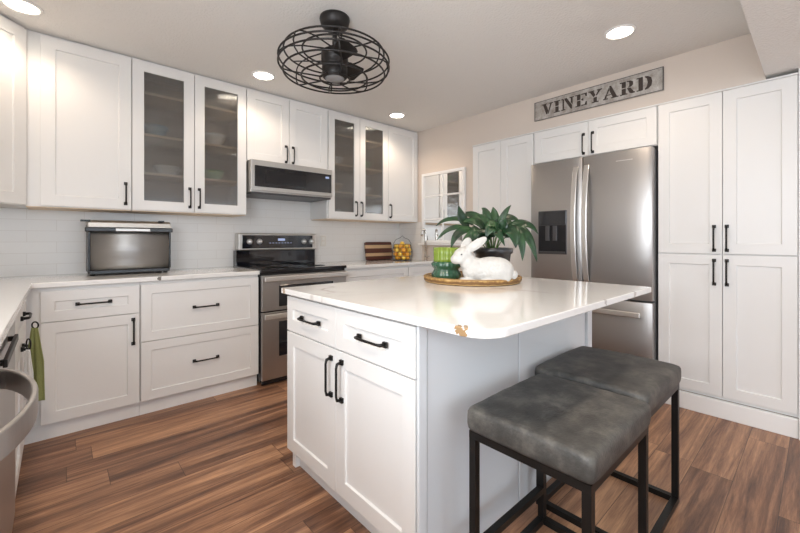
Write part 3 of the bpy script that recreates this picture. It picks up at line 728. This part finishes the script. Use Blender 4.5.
# ---------------------------------------------------------------- sign
r = thing('wall_sign', 'long weathered metal sign with stencilled letters above the refrigerator', 'sign', (-0.001, -1.856, 2.232), -PI/2)
SW = 0.990; SH = 0.168
bd = B(0, SW, -0.014, 0, 0, SH).build('board', 'galv', r, 0.002)
m = MB();
for a in (0.0, SW-0.006): m.box(a, a+0.006, -0.0165, -0.0138, 0, SH)
m.box(0, SW, -0.0165, -0.0138, 0, 0.004).box(0, SW, -0.0165, -0.0138, SH-0.004, SH); m.build('rim', 'steel_d', r)
G = {  # stencil capitals, unit height 1
 'V': [[(0, 1), (.36, 1), (.36, .93), (.30, .93), (.46, .36), (.38, .05), (.32, .05), (.09, .93), (0, .93)], [(.50, 1), (.80, 1), (.80, .93), (.71, .93), (.47, .05), (.41, .05), (.49, .40), (.60, .93), (.50, .93)]],
 'I': [[(.0, 1), (.42, 1), (.42, .92), (.32, .92), (.32, .55), (.10, .55), (.10, .92), (0, .92)], [(.10, .49), (.32, .49), (.32, .08), (.42, .08), (.42, 0), (0, 0), (0, .08), (.10, .08)]],
 'N': [[(0, 1), (.12, 1), (.18, .90), (.18, .08), (.26, .08), (.26, 0), (0, 0), (0, .08), (.08, .08), (.08, .92), (0, .92)], [(.19, 1), (.36, 1), (.70, .30), (.70, 0), (.62, 0), (.24, .82)], [(.54, 1), (.82, 1), (.82, .92), (.74, .92), (.74, .34), (.62, .56), (.62, .92), (.54, .92)]],
 'E': [[(0, 1), (.32, 1), (.32, .54), (.10, .54), (.10, .92), (0, .92)], [(0, 0), (.32, 0), (.32, .48), (.10, .48), (.10, .08), (0, .08)], [(.37, 1), (.72, 1), (.72, .72), (.64, .72), (.58, .92), (.37, .92)], [(.37, .56), (.50, .64), (.50, .40), (.37, .48)], [(.37, 0), (.72, 0), (.72, .30), (.64, .30), (.58, .08), (.37, .08)]],
 'Y': [[(0, 1), (.34, 1), (.34, .92), (.30, .92), (.42, .60), (.30, .46), (.08, .92), (0, .92)], [(.50, 1), (.80, 1), (.80, .92), (.72, .92), (.49, .52), (.44, .58), (.58, .92), (.50, .92)], [(.30, .40), (.50, .44), (.50, .08), (.60, .08), (.60, 0), (.20, 0), (.20, .08), (.30, .08)]],
 'A': [[(.36, 1), (.46, 1), (.78, .08), (.86, .08), (.86, 0), (.46, 0), (.46, .08), (.54, .08), (.36, .66)], [(.33, .90), (.35, .68), (.24, .36), (.17, .36)], [(0, 0), (.28, 0), (.28, .08), (.18, .08), (.22, .28), (.48, .28), (.44, .34), (.14, .34), (.07, .08), (0, .08)]],
 'R': [[(0, 1), (.32, 1), (.32, .54), (.10, .54), (.10, .92), (0, .92)], [(.10, .48), (.32, .48), (.32, .08), (.40, .08), (.40, 0), (0, 0), (0, .08), (.10, .08)], [(.37, 1), (.58, .98), (.70, .86), (.70, .64), (.58, .52), (.44, .50), (.50, .62), (.50, .86), (.46, .92), (.37, .93)], [(.38, .46), (.56, .46), (.74, .10), (.80, .08), (.80, 0), (.62, 0), (.52, .06)]],
 'D': [[(0, 1), (.32, 1), (.32, 0), (0, 0), (0, .08), (.10, .08), (.10, .92), (0, .92)], [(.42, 1), (.58, .96), (.74, .78), (.78, .5), (.74, .22), (.58, .04), (.42, 0), (.42, .08), (.52, .22), (.56, .5), (.52, .78), (.42, .92)]],
}
x = 0.070; hh = 0.100
adv = {'V': .84, 'I': .50, 'N': .90, 'E': .80, 'Y': .84, 'A': .92, 'R': .86, 'D': .84}
tot = sum(adv[c] for c in 'VINEYARD'); sp_ = (SW-0.13)/tot
for c in 'VINEYARD':
    m = MB()
    for poly in G[c]:
        m.prism([(x+a*sp_*0.98, 0.034+b*hh) for a, b in poly], -0.0158, -0.0138, 'y')
    m.build('letter', 'stencil', bd); x += adv[c]*sp_

# ---------------------------------------------------------------- mirror
r = thing('wall_mirror', 'white window-frame mirror of six panes on the wall left of the tall cabinet', 'mirror', (-0.001, -0.424, 1.118), -PI/2)
MW = 0.640; MH = 0.815
B(0.012, MW-0.012, -0.010, 0.0, 0.012, MH-0.012).build('mirror_glass', 'mirror', r)
m = MB(); m.box(0, 0.032, -0.028, -0.0, 0, MH).box(MW-0.032, MW, -0.028, 0, 0, MH).box(0.032, MW-0.032, -0.028, 0, 0, 0.032).box(0.032, MW-0.032, -0.028, 0, MH-0.032, MH)
m.build('frame', 'trim', r, 0.002)
m = MB(); m.box(MW/2-0.010, MW/2+0.010, -0.020, -0.010, 0.032, MH-0.032)
for z in (MH/3, 2*MH/3): m.box(0.032, MW-0.032, -0.0205, -0.0102, z-0.010, z+0.010)
m.build('muntin', 'trim', r, 0.002)

# ---------------------------------------------------------------- items by the range
r = thing('outlet_cover', 'pale wall outlet plate on the tile right of the range', 'outlet', (-1.115, -0.0085, 1.145))
B(-0.035, 0.035, -0.006, 0, -0.057, 0.057).build('plate', 'plate', r, 0.003)
m = MB(); m.box(-0.016, 0.016, -0.008, -0.0055, 0.008, 0.040).box(-0.016, 0.016, -0.008, -0.0055, -0.040, -0.008); m.build('socket', 'china', r, 0.002)

r = thing('cutting_board', 'striped dark and light wood cutting board leaning by the fruit basket', 'cutting board', (-0.580, -0.060, CT+0.001)); r.rotation_euler = (math.radians(-9), 0, 0)
zz = [0, 0.045, 0.082, 0.138, 0.178, 0.215]; mats = [0, 1, 0, 1, 0]
for i in range(5):
    MB().prism(rr(0, 0.400, zz[i], zz[i+1], (0.018 if i == 0 else 0.0005, 0.018 if i == 0 else 0.0005, 0.018 if i == 4 else 0.0005, 0.018 if i == 4 else 0.0005)), -0.022, 0.0, 'y').build('strip', 'wood_light' if mats[i] else 'wood_dark', r, 0.0008)

r = thing('wire_fruit_basket', 'wire basket with pointed handle full of oranges and lemons in the corner', 'basket', (-0.225, -0.300, CT))
m = MB(); n = 44
def rad_at(z): return 0.098+0.025*math.sin(PI*min(1, (z+0.03)/0.21))
for z in (0.004, 0.05, 0.10, 0.15, 0.190): m.tube([(rad_at(z)*math.cos(2*PI*k/n), rad_at(z)*math.sin(2*PI*k/n), z) for k in range(n)], 0.0022, 5, closed=True)
for k in range(16):
    a = 2*PI*k/16; m.tube([(rad_at(z)*math.cos(a), rad_at(z)*math.sin(a), z) for z in (0.004, 0.03, 0.07, 0.11, 0.15, 0.19)], 0.0018, 5)
m.build('wire_bowl', 'steel_d', r)
m = MB(); m.lathe([(0.0, 0.001), (0.100, 0.001), (0.100, 0.005), (0.0, 0.005)], seg=40); m.build('base', 'steel_d', r)
rt_ = 0.108; ca, sa = 0.742, -0.67
MB().tube([(-rt_*ca, -rt_*sa, 0.188), (-0.075*ca, -0.075*sa, 0.245), (-0.02*ca, -0.02*sa, 0.268), (0, 0, 0.290), (0.02*ca, 0.02*sa, 0.268), (0.075*ca, 0.075*sa, 0.245), (rt_*ca, rt_*sa, 0.188)], 0.003, 6).build('handle', 'steel_d', r)
oi = 0
for lay, (z, cnt, rad) in enumerate(((0.034, 6, 0.066), (0.078, 6, 0.080), (0.122, 6, 0.082), (0.166, 6, 0.070), (0.196, 1, 0.0))):
    for k in range(cnt):
        a = 2*PI*k/cnt + lay*PI/6; lem = (k+lay) % 2 == 0
        m = MB().ball((0, 0, 0), (0.0275, 0.0275, 0.0275), 2)
        if lem:
            for v in m.bm.verts: v.co.x *= 1.0+0.05*abs(v.co.x/0.0275)**3
        nm = 'lemon' if lem else 'orange'
        o = m.build(nm, 'lemon' if lem else 'peel'); o.location = (-0.225+rad*math.cos(a), -0.300+rad*math.sin(a), CT+z); o.rotation_euler = (k, lay, k*2)
        tag(o, ('yellow lemon' if lem else 'round orange') + ' heaped in the wire basket in the corner', nm, nm + 's in the wire basket')

r = thing('faucet', 'slender curved grey metal faucet at the far end of the countertop', 'faucet', (-0.100, -0.560, CT))
MB().lathe([(0.024, 0.0), (0.024, 0.006), (0.014, 0.014), (0.012, 0.05)], seg=20).build('base', 'nickel', r)
pts = [(0, 0, 0.04), (0, 0, 0.25), (0, 0.004, 0.31)] + [(-0.018*(1-math.cos(a)), 0.010*(1-math.cos(a)), 0.31+0.05*math.sin(a)) for a in [PI*k/8 for k in range(1, 9)]] + [(-0.040, 0.022, 0.285)]
MB().tube(pts, 0.0125, 10).build('spout', 'nickel', r)
MB().tube([(0.012, 0, 0.035), (0.045, -0.02, 0.055)], 0.005, 8).build('lever', 'nickel', r)

# ---------------------------------------------------------------- centrepiece on the island
RZ = -0.734
TC = (-1.410, -2.210)
r = thing('serving_tray', 'round woven cane tray on the island holding rabbit, vase and plant', 'tray', (TC[0], TC[1], CT))
MB().lathe([(0.0, 0.0), (0.272, 0.0), (0.282, 0.010), (0.286, 0.031), (0.277, 0.036), (0.268, 0.024), (0.252, 0.014), (0.0, 0.013)], seg=72).build('tray_body', 'cane', r)
def from_view(depth, right):  # floor-plan point given its distance ahead and to the right of the doorway viewpoint
    s, c = math.sin(0.734), math.cos(0.734); return (-3.236 + s*depth + c*right, -3.598 + c*depth - s*right)

# rabbit: facing the left of the view
px, py = from_view(2.055, 0.449)
r = thing('rabbit_figurine', 'white ceramic rabbit figurine lying on the tray with ears back', 'figurine', (px, py, CT+0.0135), RZ)
m = MB()
RY = lambda a: Matrix.Rotation(math.radians(a), 3, 'Y')
m.ball((0.035, 0, 0.066), (0.122, 0.056, 0.074), 3, RY(-3))
m.ball((0.078, -0.008, 0.064), (0.086, 0.058, 0.074), 3)
m.ball((0.085, -0.032, 0.044), (0.064, 0.028, 0.048), 3, RY(12))
m.ball((-0.050, 0, 0.072), (0.060, 0.048, 0.068), 3, RY(35))
m.ball((-0.080, 0, 0.104), (0.044, 0.040, 0.052), 3)
m.ball((-0.108, 0, 0.146), (0.054, 0.042, 0.046), 3, RY(-12))
m.ball((-0.142, 0, 0.128), (0.034, 0.030, 0.029), 3, RY(-20))
m.ball((-0.132, -0.026, 0.122), (0.026, 0.014, 0.022), 2)
m.ball((-0.045, -0.034, 0.204), (0.072, 0.009, 0.026), 3, RY(-34))
m.ball((-0.088, 0.024, 0.202), (0.048, 0.011, 0.028), 3, RY(-62))
m.ball((-0.088, -0.026, 0.015), (0.044, 0.018, 0.015), 2); m.ball((-0.082, 0.026, 0.015), (0.044, 0.018, 0.015), 2)
m.ball((0.030, -0.040, 0.014), (0.052, 0.020, 0.014), 2)
m.ball((0.158, 0.0, 0.042), (0.032, 0.028, 0.028), 3)
o = m.build('body', 'ceramic', r); rm = o.modifiers.new('fuse', 'REMESH'); rm.mode = 'VOXEL'; rm.voxel_size = 0.0042; rm.use_smooth_shade = True
sm = o.modifiers.new('soften', 'SMOOTH'); sm.factor = 0.6; sm.iterations = 5
MB().ball((-0.122, -0.0405, 0.153), 0.0042, 2).build('eye', 'pot', r)

# ribbed green vase
px, py = from_view(2.250, 0.274)
r = thing('ribbed_vase', 'small ribbed green glazed vase with lime top, left of the rabbit', 'vase', (px, py, CT+0.0135))
MB().lathe([(0.0, 0.0), (0.070, 0.0), (0.084, 0.012), (0.086, 0.030), (0.074, 0.050), (0.070, 0.058), (0.082, 0.072), (0.088, 0.090), (0.076, 0.104)], seg=88, rib=(22, 0.022)).build('vase_body', 'teal', r)
MB().lathe([(0.074, 0.104), (0.072, 0.120), (0.073, 0.150), (0.074, 0.186), (0.068, 0.187), (0.066, 0.150), (0.064, 0.110), (0.0, 0.106)], seg=88, rib=(22, 0.035)).build('vase_neck', 'lime', r)

# potted peace lily
px, py = from_view(2.350, 0.575)
r = thing('potted_plant', 'leafy dark green houseplant in a charcoal pot behind the rabbit', 'plant', (px, py, CT+0.0135), RZ)
MB().lathe([(0.0, 0.0), (0.082, 0.0), (0.096, 0.06), (0.108, 0.145), (0.118, 0.148), (0.121, 0.180), (0.112, 0.182), (0.104, 0.165), (0.098, 0.160)], seg=48).build('pot', 'pot', r)
MB().lathe([(0.0, 0.166), (0.060, 0.168), (0.103, 0.160), (0.0, 0.150)], seg=30).build('soil', 'soil', r)
LEAVES = [  # start, middle, tip (local metres: x to the right of the view, y away, z up), half width
    ((0.026, 0, 0.279), (0.063, 0, 0.373), (0.113, 0, 0.447), 0.023),
    ((-0.143, 0.02, 0.305), (-0.187, 0.02, 0.361), (-0.21, 0.0, 0.441), 0.039),
    ((-0.106, 0.03, 0.318), (-0.233, 0.05, 0.363), (-0.348, 0.05, 0.319), 0.023),
    ((-0.14, -0.02, 0.279), (-0.248, -0.05, 0.303), (-0.354, -0.07, 0.23), 0.021),
    ((-0.091, -0.03, 0.279), (-0.21, -0.07, 0.278), (-0.272, -0.1, 0.182), 0.032),
    ((-0.041, -0.06, 0.278), (-0.147, -0.11, 0.254), (-0.221, -0.14, 0.172), 0.039),
    ((-0.055, 0.0, 0.292), (-0.116, -0.02, 0.341), (-0.189, -0.03, 0.34), 0.036),
    ((0.02, 0.05, 0.293), (0.027, 0.07, 0.37), (0.021, 0.08, 0.442), 0.036),
    ((-0.017, -0.02, 0.267), (-0.054, -0.04, 0.34), (-0.108, -0.05, 0.382), 0.043),
    ((0.007, -0.05, 0.254), (-0.017, -0.09, 0.314), (-0.064, -0.12, 0.312), 0.050),
    ((0.02, -0.03, 0.254), (0.044, -0.05, 0.315), (0.061, -0.07, 0.356), 0.050),
    ((0.07, 0.0, 0.279), (0.18, -0.02, 0.328), (0.271, -0.03, 0.267), 0.036),
    ((0.075, -0.03, 0.254), (0.164, -0.07, 0.278), (0.239, -0.1, 0.099), 0.043),
    ((0.062, -0.05, 0.242), (0.126, -0.1, 0.254), (0.142, -0.13, 0.107), 0.039),
    ((0.044, -0.06, 0.254), (0.084, -0.11, 0.277), (0.1, -0.14, 0.183), 0.057),
    ((0.07, 0.03, 0.293), (0.14, 0.04, 0.306), (0.248, 0.04, 0.23), 0.036),
    ((-0.005, -0.05, 0.242), (-0.005, -0.1, 0.278), (0.042, -0.12, 0.195), 0.036),
    ((-0.078, -0.05, 0.266), (-0.124, -0.1, 0.278), (-0.146, -0.13, 0.207), 0.043),
    ((-0.031, 0.06, 0.293), (-0.07, 0.1, 0.372), (-0.149, 0.13, 0.413), 0.036),
    ((0.046, 0.06, 0.306), (0.124, 0.1, 0.372), (0.218, 0.13, 0.334), 0.036),
    ((-0.041, -0.07, 0.254), (-0.087, -0.12, 0.23), (-0.133, -0.15, 0.172), 0.036),
    ((0.014, 0.03, 0.305), (0.077, 0.03, 0.343), (0.133, 0.02, 0.317), 0.039),
    ((-0.018, 0.03, 0.318), (-0.03, 0.05, 0.395), (-0.056, 0.06, 0.434), 0.032),
    ((-0.056, 0.05, 0.319), (-0.108, 0.08, 0.384), (-0.174, 0.1, 0.379), 0.036),
    ((-0.029, -0.08, 0.242), (-0.04, -0.12, 0.301), (-0.075, -0.13, 0.242), 0.043),
]
fo = MB(); stm = MB()
def leaf(s_, m_, t_, hw):
    s_, m_, t_ = Vector(s_), Vector(m_), Vector(t_); n = 12
    c_ = m_*2 - (s_+t_)*0.5; rows = []
    for i in range(n+1):
        t = i/n; p = s_*(1-t)**2 + c_*2*t*(1-t) + t_*t*t; tg = ((c_-s_)*(1-t) + (t_-c_)*t).normalized()
        side = tg.cross(Vector((0, -0.75, 0.65)))
        if side.length < 0.05: side = tg.cross(Vector((1, 0, 0)))
        side.normalize(); nr = side.cross(tg); wd = hw*0.84*(math.sin(PI*t**0.80)**0.85 if 0 < t < 1 else 0) + 0.0012
        row = []
        for k in (-1, -0.5, 0, 0.5, 1):
            row.append(fo.bm.verts.new(p + side*wd*k + nr*(abs(k)*wd*0.30 + 0.0016*math.sin(t*14+k*3))))
        rows.append(row)
    for a, b in zip(rows, rows[1:]):
        for k in range(4): fo.bm.faces.new((a[k], a[k+1], b[k+1], b[k])).smooth = True
for s_, m_, t_, hw in LEAVES:
    leaf(s_, m_, t_, hw)
    root = Vector((s_[0]*0.25, s_[1]*0.25, 0.166)); sv = Vector(s_); mid = (root+sv)/2 + Vector((0, 0, 0.012))
    stm.tube([root, mid, sv], [0.0032, 0.0026, 0.0018], 6)
o = fo.build('foliage', 'leaf', r); s = o.modifiers.new('thick', 'SOLIDIFY'); s.thickness = 0.0012
stm.build('stems', 'stem', r)

# ---------------------------------------------------------------- dishes behind the glass doors
def bowl(x, y, z, rad, h, mt, label, cat='bowl', group=None):
    r = MB().lathe([(0.0, 0.0), (rad*0.5, 0.0), (rad*0.55, 0.006), (rad*0.9, h*0.7), (rad, h), (rad*0.96, h), (rad*0.82, h*0.7), (rad*0.45, 0.010), (0, 0.010)], seg=28).build(cat.replace(' ', '_'), mt)
    r.location = (x, y, z); return tag(r, label, cat, group)
SH0, SH1, SH2, SH3 = ZU+0.018, 1.653, 1.936, 2.240
bowl(-2.60, -0.17, SH1, 0.095, 0.075, 'china', 'white bowl on the middle-low shelf behind the leftmost glass door')
bowl(-2.27, -0.17, SH1, 0.095, 0.080, 'greendish', 'pale green bowl on the shelf behind the second glass door')
bowl(-2.26, -0.17, SH2, 0.10, 0.10, 'china', 'white bowl on the upper shelf behind the second glass door')
bowl(-2.68, -0.17, SH2, 0.09, 0.09, 'bluedish', 'blue-grey bowl on the upper shelf behind the leftmost glass door')
bowl(-1.08, -0.17, SH1, 0.09, 0.09, 'wood_light', 'tan bowl behind the third glass door, right of the microwave')
bowl(-1.08, -0.17, SH2, 0.10, 0.08, 'china', 'white bowl on the upper shelf behind the third glass door')
bowl(-0.70, -0.17, SH2, 0.09, 0.08, 'greendish', 'pale green bowl behind the rightmost glass door')
bowl(-0.70, -0.17, SH1, 0.09, 0.08, 'china', 'white bowl on the low shelf behind the rightmost glass door')
for x, n_, side in ((-2.60, 5, 'leftmost'), (-2.25, 4, 'second')):
    for k in range(n_):
        o = MB().lathe([(0, 0), (0.07, 0), (0.105, 0.012), (0.105, 0.015), (0.068, 0.005), (0, 0.005)], seg=28).build('plate', 'china'); o.location = (x, -0.17, SH0+0.0065*k)
        tag(o, 'white plate stacked on the bottom shelf behind the %s glass door' % side, 'plate', 'plates stacked behind the %s glass door' % side)
for i, x in enumerate((-1.15, -1.05, -0.78, -0.66)):
    o = MB().lathe([(0, 0), (0.030, 0), (0.036, 0.095), (0.033, 0.095), (0.027, 0.006), (0, 0.006)], seg=22).build('cup', 'china'); o.location = (x, -0.17, SH0)
    sd = 'third' if i < 2 else 'rightmost'
    tag(o, 'white cup on the bottom shelf behind the %s glass door' % sd, 'cup', 'cups behind the %s glass door' % sd)
